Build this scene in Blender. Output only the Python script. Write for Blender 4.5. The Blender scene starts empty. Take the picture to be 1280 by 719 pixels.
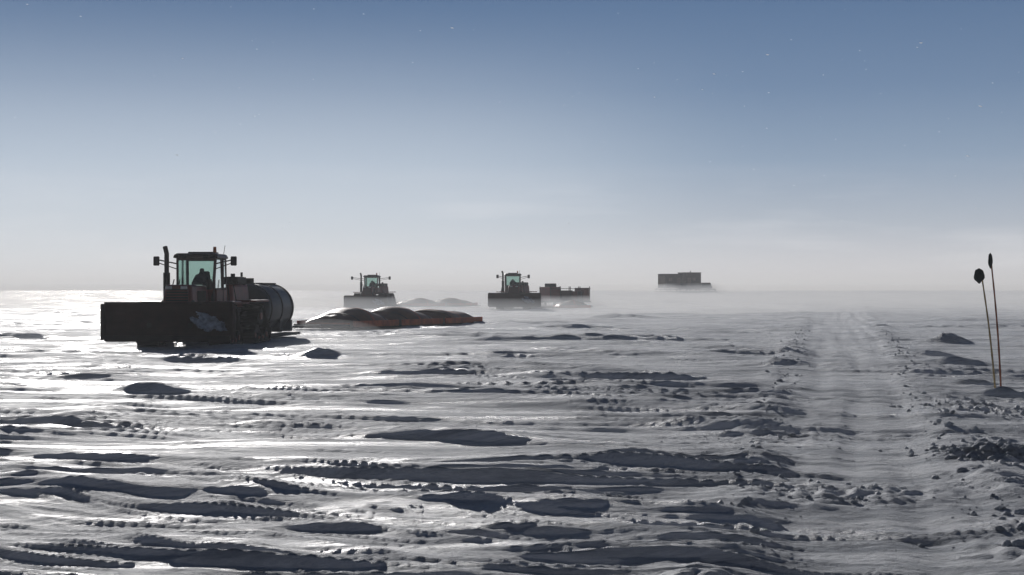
import bpy, bmesh, math, random
import numpy as np
from mathutils import Vector, Matrix

random.seed(7)
scene = bpy.context.scene
scene.view_settings.view_transform = 'Standard'
scene.view_settings.look = 'None'
scene.view_settings.exposure = 0
F = 1758.0
CAM_Z = 2.1
SUN_AZ = math.radians(-16)
SUN_EL = math.radians(16)

# ------------------------------------------------------------------ materials
def new_mat(name):
    m = bpy.data.materials.new(name)
    m.use_nodes = True
    return m, m.node_tree.nodes, m.node_tree.links

def paint(name, col, rough=0.45, metal=0.0, var=0.35, scale=3.0, spec=0.4, bump=0.15, frost=0.0):
    m, n, l = new_mat(name)
    b = n['Principled BSDF']
    tc = n.new('ShaderNodeTexCoord')
    nz = n.new('ShaderNodeTexNoise'); nz.inputs['Scale'].default_value = scale
    nz.inputs['Detail'].default_value = 6
    l.new(tc.outputs['Object'], nz.inputs['Vector'])
    r = n.new('ShaderNodeValToRGB')
    r.color_ramp.elements[0].position = 0.3
    r.color_ramp.elements[1].position = 0.72
    r.color_ramp.elements[0].color = (col[0]*(1-var), col[1]*(1-var), col[2]*(1-var), 1)
    r.color_ramp.elements[1].color = (min(1, col[0]*(1+var)), min(1, col[1]*(1+var)), min(1, col[2]*(1+var)), 1)
    l.new(nz.outputs['Fac'], r.inputs['Fac'])
    out = r.outputs['Color']
    if frost > 0:
        geo = n.new('ShaderNodeNewGeometry')
        sp = n.new('ShaderNodeSeparateXYZ'); l.new(geo.outputs['Normal'], sp.inputs[0])
        ad = n.new('ShaderNodeMath'); ad.operation = 'MULTIPLY_ADD'
        l.new(nz.outputs['Fac'], ad.inputs[0]); ad.inputs[1].default_value = 1.2
        l.new(sp.outputs['Z'], ad.inputs[2])
        mr = n.new('ShaderNodeMapRange'); mr.inputs['From Min'].default_value = 1.35; mr.inputs['From Max'].default_value = 1.75
        mr.inputs['To Max'].default_value = frost
        l.new(ad.outputs[0], mr.inputs['Value'])
        mx = n.new('ShaderNodeMixRGB'); l.new(mr.outputs[0], mx.inputs['Fac'])
        l.new(out, mx.inputs['Color1']); mx.inputs['Color2'].default_value = (0.75, 0.78, 0.82, 1)
        out = mx.outputs['Color']
    l.new(out, b.inputs['Base Color'])
    b.inputs['Roughness'].default_value = rough
    b.inputs['Metallic'].default_value = metal
    b.inputs['Specular IOR Level'].default_value = spec
    n2 = n.new('ShaderNodeTexNoise'); n2.inputs['Scale'].default_value = scale*8; n2.inputs['Detail'].default_value = 5
    l.new(tc.outputs['Object'], n2.inputs['Vector'])
    bp = n.new('ShaderNodeBump'); bp.inputs['Strength'].default_value = bump; bp.inputs['Distance'].default_value = 0.02
    l.new(n2.outputs['Fac'], bp.inputs['Height']); l.new(bp.outputs['Normal'], b.inputs['Normal'])
    return m

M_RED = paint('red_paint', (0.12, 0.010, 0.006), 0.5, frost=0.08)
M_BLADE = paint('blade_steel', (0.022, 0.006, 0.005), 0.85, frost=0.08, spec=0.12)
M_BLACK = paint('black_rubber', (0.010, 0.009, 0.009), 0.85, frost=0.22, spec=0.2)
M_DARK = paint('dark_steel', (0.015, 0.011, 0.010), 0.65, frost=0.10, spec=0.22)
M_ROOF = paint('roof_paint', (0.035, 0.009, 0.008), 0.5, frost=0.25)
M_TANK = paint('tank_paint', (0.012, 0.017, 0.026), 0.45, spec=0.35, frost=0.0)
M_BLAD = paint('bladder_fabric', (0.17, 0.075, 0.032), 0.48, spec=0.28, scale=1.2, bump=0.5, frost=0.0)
M_ORANGE = paint('orange_webbing', (0.42, 0.08, 0.02), 0.6)
M_CABIN = paint('cabin_panel', (0.13, 0.085, 0.06), 0.6)
M_CABIN2 = paint('cabin_dark_panel', (0.045, 0.022, 0.016), 0.6)
M_BAMBOO = paint('bamboo', (0.26, 0.09, 0.05), 0.6, scale=12)
M_BAMBOO2 = paint('bamboo_yellow', (0.34, 0.25, 0.13), 0.6, scale=12)
M_FLAG = paint('black_flag_cloth', (0.015, 0.02, 0.02), 0.9)
M_CLOTH = paint('parka_cloth', (0.02, 0.02, 0.025), 0.9)
M_AMBER = paint('amber_lens', (0.35, 0.10, 0.02), 0.3)
M_LENS = paint('lamp_lens', (0.5, 0.5, 0.5), 0.2)
M_CAKE = paint('caked_ice', (0.24, 0.28, 0.35), 0.8, var=0.6, scale=7, bump=0.6)

def glass_mat():
    m, n, l = new_mat('cab_glass')
    n.remove(n['Principled BSDF'])
    t = n.new('ShaderNodeBsdfTransparent'); t.inputs['Color'].default_value = (0.58, 0.72, 0.68, 1)
    g = n.new('ShaderNodeBsdfGlossy'); g.inputs['Roughness'].default_value = 0.08
    g.inputs['Color'].default_value = (0.8, 0.9, 0.9, 1)
    fr = n.new('ShaderNodeFresnel'); fr.inputs['IOR'].default_value = 1.45
    mx = n.new('ShaderNodeMixShader')
    l.new(fr.outputs[0], mx.inputs[0]); l.new(t.outputs[0], mx.inputs[1]); l.new(g.outputs[0], mx.inputs[2])
    l.new(mx.outputs[0], n['Material Output'].inputs['Surface'])
    return m
M_GLASS = glass_mat()

def snow_mat():
    m, n, l = new_mat('wind_packed_snow')
    b = n['Principled BSDF']
    tc = n.new('ShaderNodeTexCoord')
    mp = n.new('ShaderNodeMapping'); mp.inputs['Rotation'].default_value = (0, 0, math.radians(14))
    mp.inputs['Scale'].default_value = (0.20, 1.6, 1.0)
    l.new(tc.outputs['Object'], mp.inputs['Vector'])
    def noise(scale, det, rough, dist=0.0, vec=mp):
        q = n.new('ShaderNodeTexNoise'); q.inputs['Scale'].default_value = scale; q.inputs['Detail'].default_value = det
        q.inputs['Roughness'].default_value = rough; q.inputs['Distortion'].default_value = dist
        l.new(vec.outputs['Object'] if vec is tc else vec.outputs[0], q.inputs['Vector']); return q
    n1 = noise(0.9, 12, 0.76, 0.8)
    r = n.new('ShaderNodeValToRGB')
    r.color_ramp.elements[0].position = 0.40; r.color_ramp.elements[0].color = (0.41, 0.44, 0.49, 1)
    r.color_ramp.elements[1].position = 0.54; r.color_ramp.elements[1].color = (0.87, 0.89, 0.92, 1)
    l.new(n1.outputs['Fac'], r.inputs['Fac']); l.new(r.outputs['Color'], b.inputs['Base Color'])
    n4 = noise(0.6, 12, 0.76, 0.6)
    gz = n.new('ShaderNodeMapRange'); gz.inputs['From Min'].default_value = 0.50; gz.inputs['From Max'].default_value = 0.60
    gz.inputs['To Min'].default_value = 0.09; gz.inputs['To Max'].default_value = 0.55
    l.new(n4.outputs['Fac'], gz.inputs['Value']); l.new(gz.outputs[0], b.inputs['Specular IOR Level'])
    gr = n.new('ShaderNodeMapRange'); gr.inputs['From Min'].default_value = 0.50; gr.inputs['From Max'].default_value = 0.60
    gr.inputs['To Min'].default_value = 0.7; gr.inputs['To Max'].default_value = 0.36
    l.new(n4.outputs['Fac'], gr.inputs['Value']); l.new(gr.outputs[0], b.inputs['Roughness'])
    n5 = noise(0.9, 8, 0.65, 0.4)
    n2 = noise(4, 10, 0.72)
    n3 = noise(11, 9, 0.72, 0, tc)
    b0 = n.new('ShaderNodeBump'); b0.inputs['Strength'].default_value = 0.9; b0.inputs['Distance'].default_value = 0.42
    l.new(n5.outputs['Fac'], b0.inputs['Height'])
    b1 = n.new('ShaderNodeBump'); b1.inputs['Strength'].default_value = 1.0; b1.inputs['Distance'].default_value = 0.22
    l.new(n2.outputs['Fac'], b1.inputs['Height']); l.new(b0.outputs['Normal'], b1.inputs['Normal'])
    b2 = n.new('ShaderNodeBump'); b2.inputs['Strength'].default_value = 0.9; b2.inputs['Distance'].default_value = 0.06
    l.new(n3.outputs['Fac'], b2.inputs['Height']); l.new(b1.outputs['Normal'], b2.inputs['Normal'])
    l.new(b2.outputs['Normal'], b.inputs['Normal'])
    return m
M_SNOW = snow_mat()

def crystal_mat():
    m, n, l = new_mat('ice_crystal')
    n.remove(n['Principled BSDF'])
    a = n.new('ShaderNodeBsdfDiffuse'); a.inputs['Color'].default_value = (.9, .92, .95, 1)
    t = n.new('ShaderNodeBsdfTranslucent'); t.inputs['Color'].default_value = (.9, .92, .95, 1)
    mx = n.new('ShaderNodeMixShader'); mx.inputs[0].default_value = .6
    l.new(a.outputs[0], mx.inputs[1]); l.new(t.outputs[0], mx.inputs[2]); l.new(mx.outputs[0], n['Material Output'].inputs['Surface'])
    return m
M_CRYSTAL = crystal_mat()

def volume_mat(name, density, g, col):
    m, n, l = new_mat(name)
    n.remove(n['Principled BSDF'])
    v = n.new('ShaderNodeVolumeScatter')
    v.inputs['Density'].default_value = density
    v.inputs['Anisotropy'].default_value = g
    v.inputs['Color'].default_value = (*col, 1)
    l.new(v.outputs[0], n['Material Output'].inputs['Volume'])
    return m

# ------------------------------------------------------------------ terrain
class Noise:
    def __init__(s, seed):
        rg = np.random.RandomState(seed)
        s.p = np.concatenate([rg.permutation(256)]*2)
        a = rg.rand(256)*2*np.pi
        s.gx, s.gy = np.cos(a), np.sin(a)
    def __call__(s, x, y):
        xi = np.floor(x).astype(np.int64); yi = np.floor(y).astype(np.int64)
        fx = x-xi; fy = y-yi
        u = fx*fx*fx*(fx*(fx*6-15)+10); v = fy*fy*fy*(fy*(fy*6-15)+10)
        def g(ix, iy, dx, dy):
            h = s.p[(s.p[ix & 255]+iy) & 255]
            return s.gx[h]*dx+s.gy[h]*dy
        a = g(xi, yi, fx, fy); b = g(xi+1, yi, fx-1, fy)
        c = g(xi, yi+1, fx, fy-1); d = g(xi+1, yi+1, fx-1, fy-1)
        return (a+(b-a)*u + ((c+(d-c)*u)-(a+(b-a)*u))*v)*1.5
N = [Noise(i+11) for i in range(18)]
def sstep(a, b, x):
    t = np.clip((x-a)/(b-a), 0, 1); return t*t*(3-2*t)
def coarse(x, y):
    x = np.asarray(x, float); y = np.asarray(y, float)
    return 1.75*sstep(165, 290, y) + 0.0*x
WA = math.radians(-16)
CU, SU = math.cos(WA), math.sin(WA)
HERO = [(-0.96, 19.8, 1.6, .75, .21), (-4.1, 14.3, 1.6, .6, .15), (0.7, 12.0, 1.0, .4, .13), (-7.2, 28, .8, .5, .20),
        (-5.7, 42, .7, .6, .30), (-6.9, 22, 1.2, .5, .13), (16.4, 53, .7, .8, .40), (3.2, 74, 2.2, 1, .28),
        (9.45, 27.2, .4, .3, .13), (11.9, 37.7, .8, .5, .2), (10.2, 31, .5, .35, .15), (8, 102, 3, 1.5, .3),
        (-21, 60, 2.2, 1.0, .26), (-2.4, 11.2, 1.2, .4, .11), (13.4, 45, .7, .5, .2), (-9.8, 33, 1.5, .6, .14)]
def track_mask(x, y):
    xl = -0.7+0.215*y; xr = 1.5+0.24*y
    inside = sstep(-0.4, 0.6, x-xl)*sstep(-0.4, 0.6, xr-x)*sstep(3, 8, y)
    ww = 1+np.clip(y, 0, 150)/90
    edge = (np.exp(-((x-xl)/(0.35*ww))**2)+np.exp(-((x-xr)/(0.42*ww))**2))*sstep(3, 8, y)
    return inside, edge, sstep(-0.5, 1.5, x-xl)*sstep(3, 8, y)
# (along-wind length, cross-wind length, height, sharpness)
OCT = [(12.0, 2.2, .140, 1.5), (6.2, 1.0, .090, 1.6), (3.2, .46, .058, 1.7), (1.6, .22, .030, 1.7), (.7, .10, .014, 1.5)]
def H(x, y, sp=0.0):
    x = np.asarray(x, float); y = np.asarray(y, float); sp = sp+0*x
    u = x*CU+y*SU; v = -x*SU+y*CU
    inside, edge, rside = track_mask(x, y)
    calm = 1-0.55*inside-0.2*(rside-inside)
    z = 0.12*N[1](u/18, v/9)
    v2 = v+0.9*N[2](u/7, v/5)+0.26*N[13](u/3.2, v/1.8)
    patch = 0.4+0.8*np.clip(N[3](u/9, v/5)+0.5, 0, 1.2)
    wob = 0.5*N[0](u/9, v/5)
    for i, (Lu, Lv, A, sh) in enumerate(OCT):
        fd = np.clip(1.6-sp/(0.28*Lv), 0, 1)
        if i < 1: fd = 1.0
        uu_ = u/Lu+wob*(3/Lu)**.5
        r = np.clip(1-np.abs(N[4+i](uu_, v2/Lv))*1.7, 0, 1)
        r = np.clip(1-np.abs(N[4+i](uu_, (v2+0.20*Lv*r)/Lv))*1.7, 0, 1)**sh
        brk = np.clip((0.6 if i < 2 else .8)+1.1*N[16](u/(Lu*.9)+i*7.3, v/(Lv*2.2)), 0, 1.3)
        z += fd*A*r*brk*patch*(calm if i < 3 else 0.4+0.6*calm)
    f = np.clip(1-sp/0.15, 0, 1)
    far = sstep(40, 120, y)
    z += far*0.16*np.clip(N[14](u/11, v/4.5), 0, 1)
    for (hx, hy, L, W, A) in HERO:
        a = (x-hx); b = (y-hy)
        uu = a*CU+b*SU; vv = -a*SU+b*CU
        m = (np.abs(uu) < 3.5*L) & (np.abs(vv) < 6*W)
        if not m.any(): continue
        um, vm = uu[m], vv[m]
        vm = vm+0.35*W*N[17](um/(.9*L)+hx, vm/W)+.08*W*N[15](um/.7, vm/.4+hy)
        prof = np.where(vm < 0, np.exp(-(vm/(0.42*W))**2), np.exp(-np.abs(vm)/(1.1*W)))
        z[m] += A*np.exp(-np.abs(um/L)**2.0)*prof
    gat = 0.3+np.clip(N[9](x/1.5, y/2.5)*1.6+.3, 0, 1.2)
    z += edge*gat*(0.075+0.07*f*np.abs(N[10](x/0.3, y/0.3))+0.05*N[11](x/0.8, y/0.8))
    z += inside*f*(0.006*N[10](x/1.6, y/0.3)+0.012*N[11](x/.35, y/.25))
    lane = (x-(0.4+0.228*y))
    z -= inside*0.03*np.clip(N[12](lane/0.55, y/14)*1.5, -.5, 1)
    for (hx, hy, R, A) in [(5.9, 17.2, .7, .15), (2.9, 14.2, .7, .05), (3.8, 14.0, .6, .05), (8.2, 24.5, .9, .10), (3.8, 20, 1.2, .04)]:
        q = np.exp(-(((x-hx)/R)**2+((y-hy)/R)**2))
        z += q*A*(0.45+1.3*np.abs(N[9](x/0.25, y/0.25))*np.clip(f, 0.3, 1)+.5*N[10](x/.11, y/.11)*f)
    z += coarse(x, y)
    return z
def hz(x, y):
    return float(H(np.array([x]), np.array([y]), 0.05)[0])

rows = list(np.linspace(-60, 6.5, 50))
y = 6.5
while y < 4500:
    k = 0.0034 if y < 45 else (0.0046 if y < 120 else (0.010 if y < 400 else 0.06))
    y *= 1+k
    rows.append(y)
rows = np.array(rows)
NC = 960
uu = np.linspace(-1, 1, NC)
uu = 0.72*uu + 0.28*uu**3
X = uu[None, :]*(9+0.62*np.clip(rows, 0, None))[:, None]
X = X*(1+3*np.clip(-(rows-4)/60, 0, 1))[:, None]
Y = np.repeat(rows[:, None], NC, 1)
SP = np.repeat((np.gradient(rows))[:, None], NC, 1)
Z = H(X.ravel(), Y.ravel(), SP.ravel()*0.75).reshape(X.shape)
def grid_mesh(name, X, Y, Z, mat):
    R, C = X.shape
    me = bpy.data.meshes.new(name)
    co = np.stack([X, Y, Z], -1).reshape(-1, 3).astype(np.float32)
    idx = np.arange(R*C).reshape(R, C)
    q = np.stack([idx[:-1, :-1], idx[:-1, 1:], idx[1:, 1:], idx[1:, :-1]], -1).reshape(-1, 4)
    me.vertices.add(len(co)); me.vertices.foreach_set('co', co.ravel())
    me.loops.add(q.size); me.loops.foreach_set('vertex_index', q.ravel().astype(np.int32))
    me.polygons.add(len(q))
    me.polygons.foreach_set('loop_start', np.arange(0, q.size, 4, dtype=np.int32))
    me.polygons.foreach_set('loop_total', np.full(len(q), 4, np.int32))
    me.polygons.foreach_set('use_smooth', np.ones(len(q), bool))
    me.update(); me.validate()
    me.materials.append(mat)
    o = bpy.data.objects.new(name, me); scene.collection.objects.link(o)
    return o
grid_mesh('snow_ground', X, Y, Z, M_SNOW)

# ------------------------------------------------------------------ blowing snow volumes (follow the ground)
def fog_layer(name, hfun, density, g, col, x0=-2600, x1=2600, y0=-50, y1=3800):
    ys = [y0, 30, 60, 80, 100, 130, 165]+[165+i*12.5 for i in range(1, 11)]+[400, 1000, y1]
    vs, fs = [], []
    for yy in ys:
        c = float(coarse(0, yy)); h = hfun(yy)
        vs += [(x0, yy, -4), (x1, yy, -4), (x1, yy, c+h), (x0, yy, c+h)]
    for i in range(len(ys)-1):
        a = i*4; b = a+4
        for k in range(4):
            k2 = (k+1) % 4
            fs.append((a+k, a+k2, b+k2, b+k))
    fs.append((3, 2, 1, 0)); e = (len(ys)-1)*4; fs.append((e, e+1, e+2, e+3))
    me = bpy.data.meshes.new(name); me.from_pydata(vs, [], fs)
    bm = bmesh.new(); bm.from_mesh(me); bmesh.ops.recalc_face_normals(bm, faces=bm.faces); bm.to_mesh(me); bm.free()
    me.materials.append(volume_mat(name+'_mat', density, g, col))
    o = bpy.data.objects.new(name, me); scene.collection.objects.link(o)
    return o
WH = (0.93, 0.96, 1.0)
fog_layer('drifting_snow_haze', lambda yy: 0.15+1.35*float(sstep(78, 155, yy)), 0.017, 0.15, WH)
fog_layer('ice_haze', lambda yy: 24, 0.0007, 0.15, WH, -2580, 2580, -48, 3780)
# snow lifted by the wind around the vehicles
M_PLUME = volume_mat('lifted_snow', 0.05, 0.2, WH)
for (px_, py_, sx_, sy_, sz_, rz_) in [(-8.4, 60.5, 3.0, 2.2, 0.7, .2), (-16.5, 54, 3.0, 2.0, .4, 0), (1.5, 92, 7.0, 3.0, .6, .4), (-20, 88, 9, 3, .7, 0), (16, 118, 12, 4, .8, .1),
                                      (-13, 153, 7, 3, 1.0, 0), (2, 143, 6, 3, 1.0, 0), (7, 158, 8, 3, 1.0, .1), (33, 262, 12, 5, 1.5, 0), (-20, 160, 8, 4, 1.0, 0)]:
    bm = bmesh.new(); bmesh.ops.create_icosphere(bm, subdivisions=4, radius=1)
    me = bpy.data.meshes.new('snow_plume'); bm.to_mesh(me); bm.free(); me.materials.append(M_PLUME)
    o = bpy.data.objects.new('snow_plume', me); o.scale = (sx_, sy_, sz_); o.rotation_euler = (0, 0, rz_)
    o.location = (px_, py_, hz(px_, py_)+0.15); scene.collection.objects.link(o)

# ------------------------------------------------------------------ mesh helpers
def empty(name, loc, rotz=0.0):
    e = bpy.data.objects.new(name, None); e.empty_display_size = 0.5
    e.location = loc; e.rotation_euler = (0, 0, rotz)
    scene.collection.objects.link(e); return e
def part(name, verts, faces, mat, parent, M=None, bevel=0.0, smooth=False):
    me = bpy.data.meshes.new(name)
    if M is not None: verts = [M @ Vector(v) for v in verts]
    me.from_pydata([tuple(v) for v in verts], [], faces)
    bm = bmesh.new(); bm.from_mesh(me); bmesh.ops.recalc_face_normals(bm, faces=bm.faces); bm.to_mesh(me); bm.free()
    if smooth:
        for p in me.polygons: p.use_smooth = True
    me.materials.append(mat)
    o = bpy.data.objects.new(name, me); scene.collection.objects.link(o); o.parent = parent
    if bevel > 0:
        md = o.modifiers.new('bevel', 'BEVEL'); md.width = bevel; md.segments = 2; md.limit_method = 'ANGLE'
    return o
def box(name, c, s, mat, parent, M=None, bevel=0.02, top=(1, 1), toff=(0, 0)):
    x, y, z = s[0]/2, s[1]/2, s[2]/2
    v = [(c[0]+a*x, c[1]+b*y, c[2]-z) for a, b in ((-1, -1), (1, -1), (1, 1), (-1, 1))]
    v += [(c[0]+a*x*top[0]+toff[0], c[1]+b*y*top[1]+toff[1], c[2]+z) for a, b in ((-1, -1), (1, -1), (1, 1), (-1, 1))]
    f = [(0, 1, 2, 3), (4, 5, 6, 7), (0, 1, 5, 4), (1, 2, 6, 5), (2, 3, 7, 6), (3, 0, 4, 7)]
    return part(name, v, f, mat, parent, M, bevel)
def tube(name, p0, p1, r, mat, parent, M=None, seg=16, r2=None, bevel=0.0):
    p0, p1 = Vector(p0), Vector(p1); r2 = r if r2 is None else r2
    d = (p1-p0).normalized(); a = d.orthogonal().normalized(); b = d.cross(a)
    v, f = [], []
    for p, rr in ((p0, r), (p1, r2)):
        for i in range(seg):
            t = 2*math.pi*i/seg; v.append(p+rr*(math.cos(t)*a+math.sin(t)*b))
    for i in range(seg):
        j = (i+1) % seg; f.append((i, j, seg+j, seg+i))
    f.append(tuple(range(seg))); f.append(tuple(range(seg, 2*seg)))
    return part(name, v, f, mat, parent, M, bevel)
def multi(name, boxes, mat, parent, M=None, bevel=0.0):
    v, f = [], []
    for mt, s in boxes:
        b = len(v)
        for k in (-1, 1):
            for a, c in ((-1, -1), (1, -1), (1, 1), (-1, 1)):
                v.append(mt @ Vector((a*s[0]/2, c*s[1]/2, k*s[2]/2)))
        f += [tuple(b+i for i in q) for q in ((0, 1, 2, 3), (4, 5, 6, 7), (0, 1, 5, 4), (1, 2, 6, 5), (2, 3, 7, 6), (3, 0, 4, 7))]
    return part(name, v, f, mat, parent, M, bevel)
T = Matrix.Translation

def track_unit(nm, cx, cy, par, M):
    circ = [(-0.78, 0.36, 0.36), (0.78, 0.36, 0.36), (0.0, 1.12, 0.45)]
    def outline(off, n=72):
        pts = []
        for i in range(n):
            t = 2*math.pi*i/n; nx, nz = math.cos(t), math.sin(t)
            c = max(circ, key=lambda q: q[0]*nx+q[1]*nz+q[2])
            pts.append((c[0]+(c[2]-off)*nx, c[1]+(c[2]-off)*nz))
        return pts
    o, inn = outline(0), outline(0.08); n = len(o); w = 0.38
    v = []
    for s in (-w, w):
        v += [(cx+s, cy+p[0], p[1]) for p in o]; v += [(cx+s, cy+p[0], p[1]) for p in inn]
    f = []
    for i in range(n):
        j = (i+1) % n
        f += [(i, j, 2*n+j, 2*n+i), (n+i, n+j, 3*n+j, 3*n+i), (i, j, n+j, n+i), (2*n+i, 2*n+j, 3*n+j, 3*n+i)]
    part(nm+'_belt', v, f, M_BLACK, par, M)
    per = []; L = 0
    for i in range(n):
        a = Vector(o[i]); b = Vector(o[(i+1) % n]); per.append((L, a, b)); L += (b-a).length
    bx = []; k = 26
    for q in range(k):
        s = L*q/k
        for (s0, a, b) in reversed(per):
            if s0 <= s: break
        d = (b-a)
        if d.length < 1e-5: continue
        p = a+d.normalized()*(s-s0); ang = math.atan2(d.y, d.x)
        bx.append((T((cx, cy+p.x, p.y)) @ Matrix.Rotation(ang, 4, 'X'), (0.77, 0.07, 0.11)))
    multi(nm+'_lugs', bx, M_BLACK, par, M)
    for i, (a, z, r) in enumerate([(-0.78, 0.36, 0.27), (0.78, 0.36, 0.27), (0, 1.12, 0.36), (-0.27, 0.26, 0.17), (0.27, 0.26, 0.17)]):
        tube(nm+'_wheel_%d' % i, (cx-0.3, cy+a, z), (cx+0.3, cy+a, z), r, M_DARK, par, M, 20)
        tube(nm+'_hub_%d' % i, (cx-0.34, cy+a, z), (cx+0.34, cy+a, z), r*0.4, M_RED, par, M, 12)
    box(nm+'_frame', (cx, cy, 0.6), (0.3, 1.1, 0.35), M_DARK, par, M, 0.03, (1, 0.4))

def driver(par, M):
    me = bpy.data.meshes.new('driver')
    J = [((0, 0.25, 2.15), .17), ((0, 0.27, 2.42), .18), ((0, 0.24, 2.68), .19), ((0, 0.2, 2.84), .075), ((0, 0.17, 2.93), .10), ((0, 0.16, 3.05), .105),
         ((-.22, .22, 2.72), .085), ((-.3, .05, 2.5), .065), ((-.15, -.22, 2.5), .05), ((.22, .22, 2.72), .085), ((.3, .05, 2.5), .065), ((.15, -.22, 2.5), .05),
         ((-.12, .15, 2.1), .12), ((-.15, -.3, 2.12), .085), ((-.15, -.35, 1.72), .06), ((.12, .15, 2.1), .12), ((.15, -.3, 2.12), .085), ((.15, -.35, 1.72), .06)]
    E = [(0, 1), (1, 2), (2, 3), (3, 4), (4, 5), (2, 6), (6, 7), (7, 8), (2, 9), (9, 10), (10, 11), (0, 12), (12, 13), (13, 14), (0, 15), (15, 16), (16, 17)]
    me.from_pydata([tuple(M @ Vector(j[0])) for j in J], E, [])
    o = bpy.data.objects.new('driver', me); scene.collection.objects.link(o); o.parent = par
    o.modifiers.new('skin', 'SKIN')
    for i, j in enumerate(J):
        me.skin_vertices[0].data[i].radius = (j[1], j[1])
    me.skin_vertices[0].data[0].use_root = True
    s = o.modifiers.new('sub', 'SUBSURF'); s.levels = 1; s.render_levels = 1
    me.materials.append(M_CLOTH)

def tractor(loc, heading, artic, blade_w=4.9, blade_z=0.45, deck=True, mir=1.5, scale=1.0):
    P = empty('tracked_tractor', loc, heading)
    P.scale = (scale,)*3
    I = Matrix.Identity(4)
    R = T((0, 1.1, 0)) @ Matrix.Rotation(artic, 4, 'Z') @ T((0, -1.1, 0))
    for s, nm in ((-1, 'right'), (1, 'left')):
        track_unit('front_%s_track' % nm, s*1.36, -1.5, P, I)
        track_unit('rear_%s_track' % nm, s*1.36, 2.75, P, R)
        box('front_%s_fender' % nm, (s*1.32, -1.45, 1.72), (0.85, 1.7, 0.08), M_RED, P, I, 0.03)
        box('rear_%s_fender' % nm, (s*1.32, 2.75, 1.74), (0.85, 1.8, 0.08), M_RED, P, R, 0.03)
        box('front_%s_axle' % nm, (s*0.7, -1.5, 1.05), (0.9, 0.3, 0.3), M_DARK, P, I)
        box('rear_%s_axle' % nm, (s*0.7, 2.75, 1.05), (0.9, 0.3, 0.3), M_DARK, P, R)
    box('front_frame', (0, -1.4, 1.1), (0.95, 4.0, 0.6), M_DARK, P, I, 0.04)
    box('rear_frame', (0, 2.7, 1.1), (1.0, 3.2, 0.6), M_DARK, P, R, 0.04)
    tube('articulation_joint', (0, 1.05, 0.7), (0, 1.05, 1.6), 0.28, M_DARK, P, I)
    box('hood', (0, -2.2, 1.88), (1.2, 2.6, 1.0), M_RED, P, I, 0.1, (0.82, 0.9), (0, 0.12))
    box('grille', (0, -3.48, 1.85), (0.86, 0.06, 0.75), M_DARK, P, I, 0.02, (0.9, 1), (0, 0.1))
    multi('grille_slats', [(T((0, -3.53+0.012*i, 1.55+0.1*i)), (0.82, 0.03, 0.03)) for i in range(7)], M_RED, P, I)
    for s in (-1, 1):
        box('headlight_%s' % ('l' if s > 0 else 'r'), (s*0.28, -3.50, 2.27), (0.24, 0.05, 0.11), M_LENS, P, I, 0.015)
    multi('hood_side_vents', [(T((s*0.565, -2.6+0.14*i, 1.9)), (0.03, 0.05, 0.5)) for i in range(9) for s in (-1, 1)], M_DARK, P, I)
    box('blade_mount', (0, -3.85, 1.0), (1.0, 0.6, 0.6), M_DARK, P, I, 0.04)
    for s in (-1, 1):
        box('push_arm_%s' % ('l' if s > 0 else 'r'), (s*0.75, -3.6, 0.85), (0.18, 1.6, 0.28), M_DARK, P, I, 0.03)
        tube('lift_cylinder_%s' % ('l' if s > 0 else 'r'), (s*0.55, -3.3, 1.75), (s*0.75, -4.2, 1.1), 0.07, M_DARK, P, I)
    prof = []
    for i in range(11):
        t = i/10; a = (t-0.5)
        prof.append((-4.62+0.9*(a*a)*-1.0+0.25, blade_z+1.25*t))
    v, f = [], []; nb = len(prof); hw = blade_w/2
    for sx in (-hw, hw):
        v += [(sx, p[0], p[1]) for p in prof]; v += [(sx, p[0]+0.08, p[1]) for p in prof]
    for i in range(nb-1):
        f += [(i, i+1, 2*nb+i+1, 2*nb+i), (nb+i, nb+i+1, 3*nb+i+1, 3*nb+i), (i, i+1, nb+i+1, nb+i), (2*nb+i, 2*nb+i+1, 3*nb+i+1, 3*nb+i)]
    f += [(0, nb, 3*nb, 2*nb), (nb-1, 2*nb-1, 4*nb-1, 3*nb-1)]
    part('dozer_blade', v, f, M_BLADE, P, I, 0)
    for s in (-1, 1):
        box('blade_end_plate_%s' % ('l' if s > 0 else 'r'), (s*(hw+0.03), -4.55, blade_z+0.62), (0.05, 0.5, 1.3), M_BLADE, P, I, 0.01)
    box('blade_top_rail', (0, -4.48, blade_z+1.29), (blade_w+0.02, 0.16, 0.09), M_BLADE, P, I, 0.015)
    box('cutting_edge', (0, -4.68, blade_z+0.02), (blade_w-0.1, 0.05, 0.22), M_DARK, P, I, 0.01)
    multi('blade_ribs', [(T((-hw+0.4+(blade_w-0.8)*i/6, -4.22, blade_z+0.62)), (0.06, 0.18, 1.1)) for i in range(7)], M_BLADE, P, I)
    rg = random.Random(5)
    vs, fs = [], []
    nx, nzz = 30, 18
    cx0, cz0 = 1.45, blade_z+0.60
    for i in range(nzz):
        for j in range(nx):
            a = -1+2*j/(nx-1); b = -1+2*i/(nzz-1)
            ed = 1-(abs(a)**2+abs(b)**2)+0.3*math.sin(5*a+3*b)+0.2*math.sin(11*a-6*b)+rg.uniform(-.12, .12)
            t = (cz0+0.38*b-blade_z)/1.25-0.5
            vs.append((cx0+0.68*a-0.2*b, -4.37-0.9*t*t+0.03-0.12*max(-.1, min(1, ed*1.5)), cz0+0.36*b-0.08*a))
    for i in range(nzz-1):
        for j in range(nx-1):
            k = i*nx+j; fs.append((k, k+1, k+nx+1, k+nx))
    part('caked_snow', vs, fs, M_CAKE, P, I, 0, True)
    # cab
    box('cab_floor', (0, 0.1, 1.62), (1.7, 1.75, 0.14), M_DARK, P, I, 0.03)
    box('cab_lower_front', (0, -0.82, 1.95), (1.4, 0.08, 0.6), M_RED, P, I, 0.02)
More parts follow.
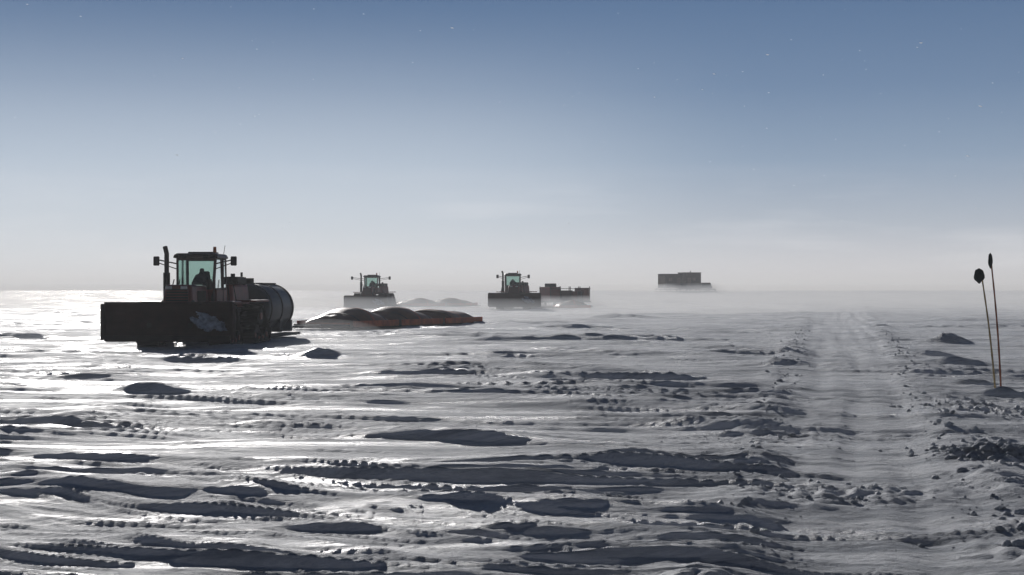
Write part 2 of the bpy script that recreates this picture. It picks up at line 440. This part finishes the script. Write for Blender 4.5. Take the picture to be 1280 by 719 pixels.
    box('cab_lower_rear', (0, .9, 1.98), (1.5, 0.08, 0.62), M_RED, P, I, 0.02)
    for s in (-1, 1):
        box('door_lower_%s' % s, (s*0.78, 0.04, 1.95), (0.07, 1.6, 0.5), M_RED, P, I, 0.02)
    def post(nm, a, b, w=0.09):
        a, b = Vector(a), Vector(b); d = b-a; q = d.to_track_quat('Z', 'Y').to_matrix().to_4x4()
        return (T((a+b)/2) @ q, (w, w, d.length))
    pillars = []
    for s in (-1, 1):
        pillars += [post('', (s*0.68, -0.86, 1.7), (s*0.74, -0.66, 3.42)), post('', (s*0.80, 0.3, 1.7), (s*0.80, 0.3, 3.42), 0.07), post('', (s*0.76, .92, 1.7), (s*0.75, 0.82, 3.42), .1),
                    post('', (s*0.79, -0.82, 2.22), (s*0.79, .9, 2.26), .06)]
    pillars += [post('', (-0.75, -0.68, 3.38), (0.75, -0.68, 3.38), .1), post('', (-0.75, .82, 3.38), (0.75, .82, 3.38), .1), post('', (-.7, -.84, 2.27), (.7, -.84, 2.27), .07)]
    multi('cab_pillars', pillars, M_ROOF, P, I, 0.01)
    part('windscreen', [(-0.68, -0.8, 2.28), (0.68, -0.8, 2.28), (0.72, -0.67, 3.36), (-0.72, -0.67, 3.36)], [(0, 1, 2, 3)], M_GLASS, P, I)
    part('rear_window', [(-0.72, 0.89, 2.3), (0.72, 0.89, 2.3), (0.72, 0.83, 3.36), (-0.72, 0.83, 3.36)], [(0, 1, 2, 3)], M_GLASS, P, I)
    for s in (-1, 1):
        part('side_window_%s' % s, [(s*0.77, -0.75, 2.26), (s*0.79, 0.85, 2.26), (s*0.77, 0.8, 3.36), (s*0.75, -0.65, 3.36)], [(0, 1, 2, 3)], M_GLASS, P, I)
    box('cab_roof', (0, 0.05, 3.51), (1.78, 1.9, 0.19), M_ROOF, P, I, 0.07, (0.9, 0.9))
    box('roof_air_unit', (0, 0.4, 3.64), (1.0, 0.9, 0.08), M_ROOF, P, I, 0.03)
    for i, xx in enumerate((-0.7, -0.42, 0.42, 0.7)):
        box('roof_light_%d' % i, (xx, -0.92, 3.48), (0.2, 0.09, 0.13), M_DARK, P, I, 0.02)
    tube('beacon', (0.5, 0.2, 3.64), (0.5, 0.2, 3.88), 0.075, M_AMBER, P, I, 12, 0.06)
    tube('antenna', (0.7, 0.8, 3.55), (0.75, 0.85, 3.95), 0.012, M_DARK, P, I, 6)
    box('seat_base', (0, 0.3, 1.98), (0.55, 0.5, 0.24), M_CLOTH, P, I, 0.05)
    box('seat_back', (0, 0.56, 2.5), (0.52, 0.14, 0.85), M_CLOTH, P, I, 0.06, (0.8, 1))
    box('console', (0, -0.55, 2.15), (0.4, 0.25, 0.75), M_CLOTH, P, I, 0.05)
    box('armrest_display', (0.5, -0.1, 2.35), (0.2, 0.45, 0.35), M_CLOTH, P, I, 0.04)
    tube('steering_wheel', (0, -0.32, 2.5), (0, -0.35, 2.54), 0.2, M_CLOTH, P, I, 18)
    driver(P, I)
    tube('exhaust_muffler', (-1.05, -1.05, 1.75), (-1.05, -1.05, 2.85), 0.13, M_DARK, P, I)
    tube('exhaust_stack', (-1.05, -1.05, 2.85), (-1.05, -1.05, 3.6), 0.09, M_DARK, P, I)
    tube('exhaust_tip', (-1.05, -1.05, 3.58), (-1.13, -1.0, 3.85), 0.09, M_DARK, P, I)
    tube('air_intake', (0.66, -1.3, 2.2), (0.66, -1.3, 2.6), 0.1, M_DARK, P, I)
    for s in (-1, 1):
        tube('mirror_arm_%s' % s, (s*0.76, -0.68, 3.2), (s*mir, -0.85, 3.36), 0.025, M_DARK, P, I, 8)
        tube('mirror_arm_low_%s' % s, (s*0.76, -0.7, 3.0), (s*mir, -0.85, 3.25), 0.018, M_DARK, P, I, 8)
        box('mirror_%s' % s, (s*mir, -0.87, 3.3), (0.24, 0.07, 0.36), M_DARK, P, I, 0.05)
    multi('cab_steps', [(T((s*1.02, 0.55, 0.7+0.32*i)), (0.35, 0.5, 0.05)) for i in range(4) for s in (-1, 1)], M_DARK, P, I)
    box('battery_box', (-1.05, -0.15, 1.35), (0.5, 0.6, 0.5), M_DARK, P, I, 0.04)
    box('side_toolbox', (1.05, -0.1, 1.45), (0.5, 0.7, 0.6), M_DARK, P, I, 0.04)
    multi('hand_rails', [post('', (s*1.2, -0.3, 1.7), (s*1.05, 0.0, 2.6), .03) for s in (-1, 1)]+[post('', (s*1.2, .9, 1.7), (s*1.05, 0.8, 2.6), .03) for s in (-1, 1)], M_DARK, P, I)
    box('rear_fuel_tank', (0, 2.5, 1.95), (1.9, 2.3, 0.95), M_RED, P, R, 0.12, (0.92, 0.95))
    if deck:
        box('tool_box', (0.55, 2.0, 2.57), (1.05, 0.9, 0.3), M_DARK, P, R, 0.03)
        tube('deck_winch', (0.0, 3.1, 2.55), (0.9, 3.1, 2.55), 0.17, M_DARK, P, R)
        tube('filler_neck', (0.6, 2.4, 2.6), (0.6, 2.4, 2.85), 0.09, M_DARK, P, R)
    box('drawbar', (0, 4.6, 0.65), (0.25, 1.2, 0.15), M_DARK, P, R, 0.02)
    return P

def at(px, d):
    x = (px-640)/F*d
    return (x, d)
x, d = at(251, 55)
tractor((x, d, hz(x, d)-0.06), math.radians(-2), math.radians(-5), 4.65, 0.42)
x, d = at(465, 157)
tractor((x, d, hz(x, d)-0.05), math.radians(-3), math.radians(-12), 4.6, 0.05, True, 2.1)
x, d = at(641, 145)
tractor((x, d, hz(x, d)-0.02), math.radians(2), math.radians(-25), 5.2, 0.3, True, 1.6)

# ------------------------------------------------------------------ fuel tank sled
def tank_sled(name, loc, rot, L=3.6, r=1.05, zc=1.30):
    P = empty(name, loc, rot)
    v, f = [], []; seg = 40
    rings = [(-L/2-0.28, 0.05), (-L/2-0.26, r*0.45), (-L/2-0.18, r*0.75), (-L/2-0.06, r*0.95), (-L/2+0.08, r), (L/2-0.08, r), (L/2+0.06, r*0.95), (L/2+0.18, r*0.75), (L/2+0.26, r*0.45), (L/2+.28, .05)]
    for (yy, rr) in rings:
        for i in range(seg):
            t = 2*math.pi*i/seg; v.append((rr*math.cos(t), yy, zc+rr*math.sin(t)))
    for k in range(len(rings)-1):
        for i in range(seg):
            j = (i+1) % seg; f.append((k*seg+i, k*seg+j, (k+1)*seg+j, (k+1)*seg+i))
    f.append(tuple(range(seg))); f.append(tuple(range((len(rings)-1)*seg, len(rings)*seg)))
    part('tank_shell', v, f, M_TANK, P, None, 0, True)
    for i, yy in enumerate((-L/2+0.3, 0, L/2-0.3)):
        tube('tank_band_%d' % i, (0, yy-0.05, zc), (0, yy+0.05, zc), r+0.03, M_DARK, P, None, 40)
        box('saddle_%d' % i, (0, yy, 0.5), (2.0, 0.25, 0.5), M_DARK, P, None, 0.02)
    for s in (-1, 1):
        box('ski_%s' % s, (s*0.95, 0, 0.14), (0.4, L+1.2, 0.14), M_DARK, P, None, 0.03)
        box('ski_tip_%s' % s, (s*0.95, -L/2-0.8, 0.28), (0.4, 0.5, 0.1), M_DARK, P, None, 0.02)
    tube('manhole', (-.2, -L/2+0.8, zc+r-0.05), (-.2, -L/2+0.8, zc+r+0.25), 0.27, M_DARK, P, None, 20)
    tube('vent_pipe', (-0.35, -L/2+0.45, zc+r-0.1), (-0.35, -L/2+0.45, zc+r+0.5), 0.05, M_DARK, P, None, 10)
    box('walkway', (0, 0.6, zc+r+0.03), (0.5, L-1.6, 0.05), M_DARK, P, None, 0.01)
    tube('tow_bar', (0, -L/2-1.8, 0.55), (0, -L/2, 0.55), 0.07, M_DARK, P, None, 8)
    return P
x, d = -11.1, 61.8
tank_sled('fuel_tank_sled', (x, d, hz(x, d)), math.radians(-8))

# ------------------------------------------------------------------ fuel bladders
def bladder_sled(name, loc, rot, n=3, L=5.6, W=3.4, hgt=0.8, gap=0.15):
    P = empty(name, loc, rot)
    rg = random.Random(3)
    tot = n*(L+gap)
    for b in range(n):
        cy = b*(L+gap)+L/2
        NU, NV = 36, 48
        v, f = [], []
        ph = rg.uniform(0, 6); hh = hgt*rg.uniform(0.88, 1.08)
        def zz(a, c):
            e = (max(0, 1-abs(a)**2.6))**0.6*(max(0, 1-abs(c)**2.6))**0.6
            wr = 0.05*math.sin(9*c+ph+2*a)*(abs(a)**2)+0.04*math.sin(14*a+3*c+ph)*abs(c)**3
            return 0.16+hh*e*(1+0.12*math.sin(5*c+ph)+0.06*math.sin(2.3*a+ph))+wr*e
        for i in range(NU+1):
            a = -1+2*i/NU; a = math.sin(a*math.pi/2)
            for j in range(NV+1):
                c = -1+2*j/NV; c = math.sin(c*math.pi/2)
                v.append((a*W/2*(1-0.05*abs(c)**4), cy+c*L/2*(1-0.04*abs(a)**4), zz(a, c)))
        for i in range(NU):
            for j in range(NV):
                k = i*(NV+1)+j; f.append((k, k+1, k+NV+2, k+NV+1))
        part('bladder_%d' % (b+1), v, f, M_BLAD, P, None, 0, True)
        for q, cs in enumerate((-0.55, 0.0, 0.55)):
            v, f = [], []
            for i in range(NU+1):
                a = math.sin((-1+2*i/NU)*math.pi/2)
                for dy in (-0.06, 0.06):
                    v.append((a*W/2, cy+cs*L/2+dy, zz(a, cs)+0.02))
            for i in range(NU): f.append((2*i, 2*i+1, 2*i+3, 2*i+2))
            part('strap_%d_%d' % (b+1, q), v, f, M_ORANGE if q == 1 else M_DARK, P)
        for s in (-1, 1):
            box('skirt_%d_%s' % (b+1, s), (s*(W/2+0.05), cy, 0.27), (0.08, L*0.96, 0.32), M_ORANGE, P, None, 0.03)
            box('end_skirt_%d_%s' % (b+1, s), (0, cy+s*(L/2-0.03), 0.24), (W*0.92, 0.07, 0.22), M_ORANGE, P, None, 0.03)
    box('sled_sheet', (0, tot/2, 0.08), (W+0.4, tot+0.3, 0.07), M_DARK, P, None, 0.02)
    multi('tow_bridle', [(T((0.0, -1.3, 0.2)), (0.08, 2.6, 0.08)), (T((0, -0.2, 0.2)), (W, 0.12, 0.12))], M_DARK, P)
    return P
x, d = -9.6, 71.8
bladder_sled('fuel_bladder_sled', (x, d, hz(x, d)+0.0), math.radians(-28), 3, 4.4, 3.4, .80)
x, d = -12.7, 162.0
bladder_sled('fuel_bladder_sled', (x, d, hz(x, d)), math.radians(-42), 2, 5.4, 3.4, 0.75)

# ------------------------------------------------------------------ cargo sled behind third tractor
def cargo_sled(loc, rot):
    P = empty('cargo_sled', loc, rot)
    box('deck', (0, 0, 0.7), (2.6, 5.6, 0.18), M_DARK, P, None, 0.03)
    for s in (-1, 1):
        box('ski_%s' % s, (s*1.0, 0, 0.15), (0.4, 6.2, 0.14), M_DARK, P, None, 0.03)
        multi('struts_%s' % s, [(T((s*1.0, -2+i*1.3, 0.4)), (0.15, 0.15, 0.5)) for i in range(4)], M_DARK, P)
    box('crate_1', (0, -1.9, 1.6), (2.2, 1.5, 1.6), M_RED, P, None, 0.04)
    box('crate_2', (0.1, -0.3, 1.4), (2.1, 1.4, 1.2), M_CABIN2, P, None, 0.04)
    for i in range(3):
        for j in range(2):
            tube('drum_%d_%d' % (i, j), (-0.7+0.7*i, 0.9+0.7*j, 0.8), (-0.7+0.7*i, 0.9+0.7*j, 1.9), 0.29, M_TANK if (i+j) % 2 else M_RED, P, None, 16)
    box('crate_3', (0, 2.3, 1.55), (2.0, 0.8, 1.5), M_RED, P, None, 0.04)
    box('generator_hood', (0, -1.9, 2.6), (1.2, 0.9, 0.4), M_DARK, P, None, 0.05)
    multi('rack_posts', [(T((s*1.25, -2.6+1.3*i, 1.6)), (0.07, 0.07, 1.7)) for i in range(5) for s in (-1, 1)]+[(T((s*1.25, 0, 2.2)), (0.06, 5.4, 0.06)) for s in (-1, 1)], M_DARK, P)
    tube('tow_bar', (0, -4.6, 0.7), (0, -2.8, 0.7), 0.08, M_DARK, P, None, 8)
x, d = at(706, 163)
cargo_sled((x, d, hz(x, d)), math.radians(-62))
x, d = at(697, 152)
bladder_sled('fuel_bladder_sled', (x-0.2, d, hz(x, d)-0.1), math.radians(-78), 1, 3.6, 2.8, 0.7)

# ------------------------------------------------------------------ cabin sled
def cabin_sled(loc, rot):
    P = empty('cabin_sled', loc, rot)
    box('cabin_1', (0, -.1, 2.1), (2.9, 3.6, 2.6), M_CABIN2, P, None, 0.05)
    box('cabin_1_roof', (0, -.1, 3.45), (3.0, 3.7, 0.1), M_DARK, P, None, 0.02)
    box('cabin_2', (0, 4.3, 2.2), (2.9, 3.4, 3.0), M_CABIN2, P, None, 0.05)
    box('cabin_2_roof', (0, 4.3, 3.76), (3.0, 3.5, 0.1), M_DARK, P, None, 0.02)
    for s in (-1, 1):
        multi('window_%s' % s, [(T((s*1.46, -0.9, 2.4)), (0.05, 0.7, 0.6)), (T((s*1.46, 4.4, 2.5)), (0.05, 0.7, 0.6))], M_CABIN, P)
        multi('door_%s' % s, [(T((s*1.465, 0.9, 1.85)), (0.05, 0.9, 1.9)), (T((s*1.465, 3.3, 1.85)), (0.05, 0.9, 1.9))], M_CABIN, P)
        box('ski_%s' % s, (s*1.1, 3.5, 0.15), (0.45, 12.5, 0.15), M_DARK, P, None, 0.03)
    box('cabin_1_panel', (0, -1.93, 2.1), (2.3, 0.05, 2.0), M_CABIN, P, None, 0.02)
    box('deck', (0, 3.4, 0.6), (2.8, 12.0, 0.2), M_DARK, P, None, 0.02)
    multi('struts', [(T((s*1.1, -1.5+2.2*i, 0.37)), (0.2, 0.2, 0.4)) for i in range(6) for s in (-1, 1)], M_DARK, P)
    box('cargo', (0, 7.6, 1.3), (2.2, 2.6, 1.1), M_CABIN2, P, None, 0.05, (.8, .7))
    tube('stovepipe', (0.8, 4.0, 3.7), (0.8, 4.0, 4.1), 0.08, M_DARK, P, None, 10)
x, d = at(838, 268)
cabin_sled((x, d, hz(x, d)-0.1), math.radians(-64))

# ------------------------------------------------------------------ route markers
def marker(base, top, mat, kind):
    bz = hz(base[0], base[1])
    P = empty('route_marker_flag', (base[0], base[1], bz-0.15))
    b = Vector((0, 0, 0)); t = Vector((top[0]-base[0], top[1]-base[1], top[2]-bz+0.15))
    n = 14; seg = 8; v, f = [], []
    side = Vector((1, 0, 0))
    for i in range(n+1):
        s = i/n; p = b.lerp(t, s)+side*0.03*math.sin(s*math.pi)
        r = (0.021-0.007*s)*(1.18 if i % 2 else 0.95)
        for k in range(seg):
            a = 2*math.pi*k/seg; v.append(p+Vector((math.cos(a)*r, math.sin(a)*r, 0)))
    for i in range(n):
        for k in range(seg):
            k2 = (k+1) % seg; f.append((i*seg+k, i*seg+k2, (i+1)*seg+k2, (i+1)*seg+k))
    f.append(tuple(range(n*seg, (n+1)*seg)))
    part('pole', v, f, mat, P, None, 0, True)
    if kind == 'round':
        c = t+Vector((-0.03, 0, -0.10)); sx, sy, sz = 0.10, 0.05, 0.145
    else:
        c = t+Vector((0.0, 0, -0.10)); sx, sy, sz = 0.042, 0.04, 0.15
    bm = bmesh.new(); bmesh.ops.create_icosphere(bm, subdivisions=3, radius=1)
    for q in bm.verts:
        w = 1+0.08*math.sin(q.co.z*5+q.co.x*3)+0.06*math.sin(q.co.x*7+2)
        q.co = Vector((q.co.x*sx*w, q.co.y*sy*w, q.co.z*sz*w))+c
    me = bpy.data.meshes.new('flag_cloth'); bm.to_mesh(me); bm.free()
    for p in me.polygons: p.use_smooth = True
    me.materials.append(M_FLAG)
    o = bpy.data.objects.new('flag_cloth', me); scene.collection.objects.link(o); o.parent = P
D = 27.6
marker((9.50, D), ((1226-640)/F*D, D, CAM_Z+(362-338)/F*D), M_BAMBOO2, 'round')
marker((9.64, D+.1), ((1238-640)/F*D, D, CAM_Z+(362-319)/F*D), M_BAMBOO, 'slim')

# ------------------------------------------------------------------ rubble
def rubble():
    rg = np.random.RandomState(4)
    P = []
    def clus(cx, cy, rx, ry, n, s0, s1):
        for _ in range(n):
            P.append((cx+rg.randn()*rx, cy+rg.randn()*ry, s0+(s1-s0)*rg.rand()**3))
    clus(5.9, 17.2, .33, .45, 520, .012, .065)
    clus(3.1, 14.1, .45, .35, 160, .006, .03)
    clus(3.8, 20, .7, .8, 90, .008, .03)
    clus(8.0, 24.5, .5, 1.2, 120, .012, .05)
    for _ in range(480):
        yy = 11+60*rg.rand()**1.6
        P.append((-0.7+0.215*yy+rg.randn()*.22, yy, .008+.04*rg.rand()**4))
        yy = 11+60*rg.rand()**1.6
        P.append((1.5+0.24*yy+rg.randn()*.3, yy, .008+.045*rg.rand()**4))
    P = np.array(P); Z = H(P[:, 0], P[:, 1], np.full(len(P), .06))
    bm = bmesh.new(); bmesh.ops.create_icosphere(bm, subdivisions=1, radius=1)
    base = np.array([v.co[:] for v in bm.verts]); fc = [[v.index for v in f.verts] for f in bm.faces]; bm.free()
    vs, fs = [], []
    for (a, b, s), z in zip(P, Z):
        k = len(vs); q = base*(1+rg.uniform(-.3, .35, (len(base), 1)))*s*np.array([1.2, 1, .8])*rg.uniform(.7, 1.2, 3)
        q = q+np.array([a, b, z+s*.3]); vs += [tuple(p) for p in q]
        fs += [tuple(k+i for i in f) for f in fc]
    me = bpy.data.meshes.new('snow_rubble'); me.from_pydata(vs, [], fs); me.materials.append(M_SNOW)
    o = bpy.data.objects.new('snow_rubble', me); scene.collection.objects.link(o)
rubble()

def flakes():
    rg = np.random.RandomState(9)
    base = [(-1, 0, 0), (1, 0, 0), (0, -1, 0), (0, 1, 0), (0, 0, -1), (0, 0, 1)]
    fc = [(0, 2, 5), (2, 1, 5), (1, 3, 5), (3, 0, 5), (2, 0, 4), (1, 2, 4), (3, 1, 4), (0, 3, 4)]
    vs, fs = [], []
    for _ in range(420):
        p = np.array([rg.uniform(-16, 16), rg.uniform(6, 34), rg.uniform(2.6, 8)])
        s = rg.uniform(.002, .006); L = rg.uniform(1, 5)
        k = len(vs)
        for b in base: vs.append((p[0]+b[0]*s*L, p[1]+b[1]*s, p[2]+b[2]*s-b[0]*s*L*.3*rg.rand()))
        fs += [tuple(k+i for i in f) for f in fc]
    me = bpy.data.meshes.new('airborne_snow_crystals'); me.from_pydata(vs, [], fs); me.materials.append(M_CRYSTAL)
    o = bpy.data.objects.new('airborne_snow_crystals', me); scene.collection.objects.link(o)
flakes()

# ------------------------------------------------------------------ sky
S = Vector((math.sin(SUN_AZ)*math.cos(SUN_EL), math.cos(SUN_AZ)*math.cos(SUN_EL), math.sin(SUN_EL)))
w = bpy.data.worlds.new('World'); scene.world = w; w.use_nodes = True
n, l = w.node_tree.nodes, w.node_tree.links
bg = n['Background']; bg.inputs['Strength'].default_value = 0.1
sky = n.new('ShaderNodeTexSky'); sky.sky_type = 'NISHITA'; sky.sun_disc = False
sky.sun_elevation = SUN_EL; sky.sun_rotation = SUN_AZ; sky.altitude = 2800; sky.air_density = 1; sky.dust_density = 0.3
tc = n.new('ShaderNodeTexCoord'); sp = n.new('ShaderNodeSeparateXYZ'); l.new(tc.outputs['Generated'], sp.inputs[0])
ramp = n.new('ShaderNodeValToRGB')
l.new(sp.outputs['Z'], ramp.inputs['Fac'])
els = [(0.0, (.62, .61, .67)), (0.02, (.56, .57, .635)), (0.045, (.39, .44, .53)), (0.09, (.225, .31, .44)), (0.14, (.125, .205, .345)), (0.2, (.068, .14, .275)), (0.4, (.026, .055, .135)), (1.0, (.012, .025, .06))]
cr = ramp.color_ramp
cr.elements[0].position = 0; cr.elements[0].color = (*els[0][1], 1)
cr.elements[1].position = 1; cr.elements[1].color = (*els[-1][1], 1)
for p, c in els[1:-1]:
    e = cr.elements.new(p); e.color = (*c, 1)
dt = n.new('ShaderNodeVectorMath'); dt.operation = 'DOT_PRODUCT'
l.new(tc.outputs['Generated'], dt.inputs[0]); Sg = Vector((math.sin(math.radians(-18)), math.cos(math.radians(-18)), 0.05)).normalized(); dt.inputs[1].default_value = Sg
mr = n.new('ShaderNodeMapRange'); mr.interpolation_type = 'SMOOTHERSTEP'
mr.inputs['From Min'].default_value = 0.86; mr.inputs['From Max'].default_value = 1.0; mr.inputs['To Min'].default_value = 0; mr.inputs['To Max'].default_value = 0.48
l.new(dt.outputs['Value'], mr.inputs['Value'])
mz = n.new('ShaderNodeMapRange'); mz.interpolation_type = 'SMOOTHSTEP'
mz.inputs['From Min'].default_value = 0.21; mz.inputs['From Max'].default_value = 0.05
l.new(sp.outputs['Z'], mz.inputs['Value'])
mg = n.new('ShaderNodeMath'); mg.operation = 'MULTIPLY'; l.new(mr.outputs[0], mg.inputs[0]); l.new(mz.outputs[0], mg.inputs[1])
mb = n.new('ShaderNodeMapRange'); mb.interpolation_type = 'SMOOTHSTEP'
mb.inputs['From Min'].default_value = -0.3; mb.inputs['From Max'].default_value = 0.93; mb.inputs['To Min'].default_value = 0.28; mb.inputs['To Max'].default_value = 1.0
l.new(dt.outputs['Value'], mb.inputs['Value'])
v1 = n.new('ShaderNodeVectorMath'); v1.operation = 'SCALE'; l.new(ramp.outputs['Color'], v1.inputs[0]); l.new(mb.outputs[0], v1.inputs['Scale'])
gl = n.new('ShaderNodeMixRGB'); l.new(mg.outputs[0], gl.inputs['Fac']); l.new(v1.outputs[0], gl.inputs['Color1']); gl.inputs['Color2'].default_value = (.74, .80, .87, 1)
mp = n.new('ShaderNodeMapping'); mp.inputs['Scale'].default_value = (3, 3, 22); l.new(tc.outputs['Generated'], mp.inputs['Vector'])
cn = n.new('ShaderNodeTexNoise'); cn.inputs['Scale'].default_value = 2.2; cn.inputs['Detail'].default_value = 7; l.new(mp.outputs[0], cn.inputs['Vector'])
c2 = n.new('ShaderNodeMapRange'); c2.inputs['From Min'].default_value = .5; c2.inputs['From Max'].default_value = .72; c2.inputs['To Max'].default_value = .6; l.new(cn.outputs['Fac'], c2.inputs['Value'])
c3 = n.new('ShaderNodeMapRange'); c3.inputs['From Min'].default_value = .09; c3.inputs['From Max'].default_value = .01; l.new(sp.outputs['Z'], c3.inputs['Value'])
cm = n.new('ShaderNodeMath'); cm.operation = 'MULTIPLY'; l.new(c2.outputs[0], cm.inputs[0]); l.new(c3.outputs[0], cm.inputs[1])
cx = n.new('ShaderNodeMixRGB'); l.new(cm.outputs[0], cx.inputs['Fac']); l.new(gl.outputs[0], cx.inputs['Color1']); cx.inputs['Color2'].default_value = (.76, .77, .82, 1)
sc = n.new('ShaderNodeVectorMath'); sc.operation = 'SCALE'; sc.inputs['Scale'].default_value = 10.0; l.new(cx.outputs[0], sc.inputs[0])
fx = n.new('ShaderNodeMixRGB'); fx.inputs['Fac'].default_value = 0.94
l.new(sky.outputs[0], fx.inputs['Color1']); l.new(sc.outputs[0], fx.inputs['Color2'])
l.new(fx.outputs[0], bg.inputs['Color'])

sd = bpy.data.lights.new('sun', 'SUN'); sd.energy = 5.0; sd.angle = math.radians(0.5); sd.color = (1.0, 0.97, 0.94)
so = bpy.data.objects.new('sun', sd); so.rotation_euler = S.to_track_quat('Z', 'Y').to_euler(); so.location = (0, 0, 50); scene.collection.objects.link(so)

cd = bpy.data.cameras.new('camera'); cd.sensor_width = 36; cd.lens = F/1280*36; cd.clip_end = 12000; cd.clip_start = 0.1
co = bpy.data.objects.new('camera', cd); co.location = (0, 0, CAM_Z)
co.rotation_euler = (math.radians(90)+math.atan((362-359.5)/F), 0, 0)
scene.collection.objects.link(co); scene.camera = co
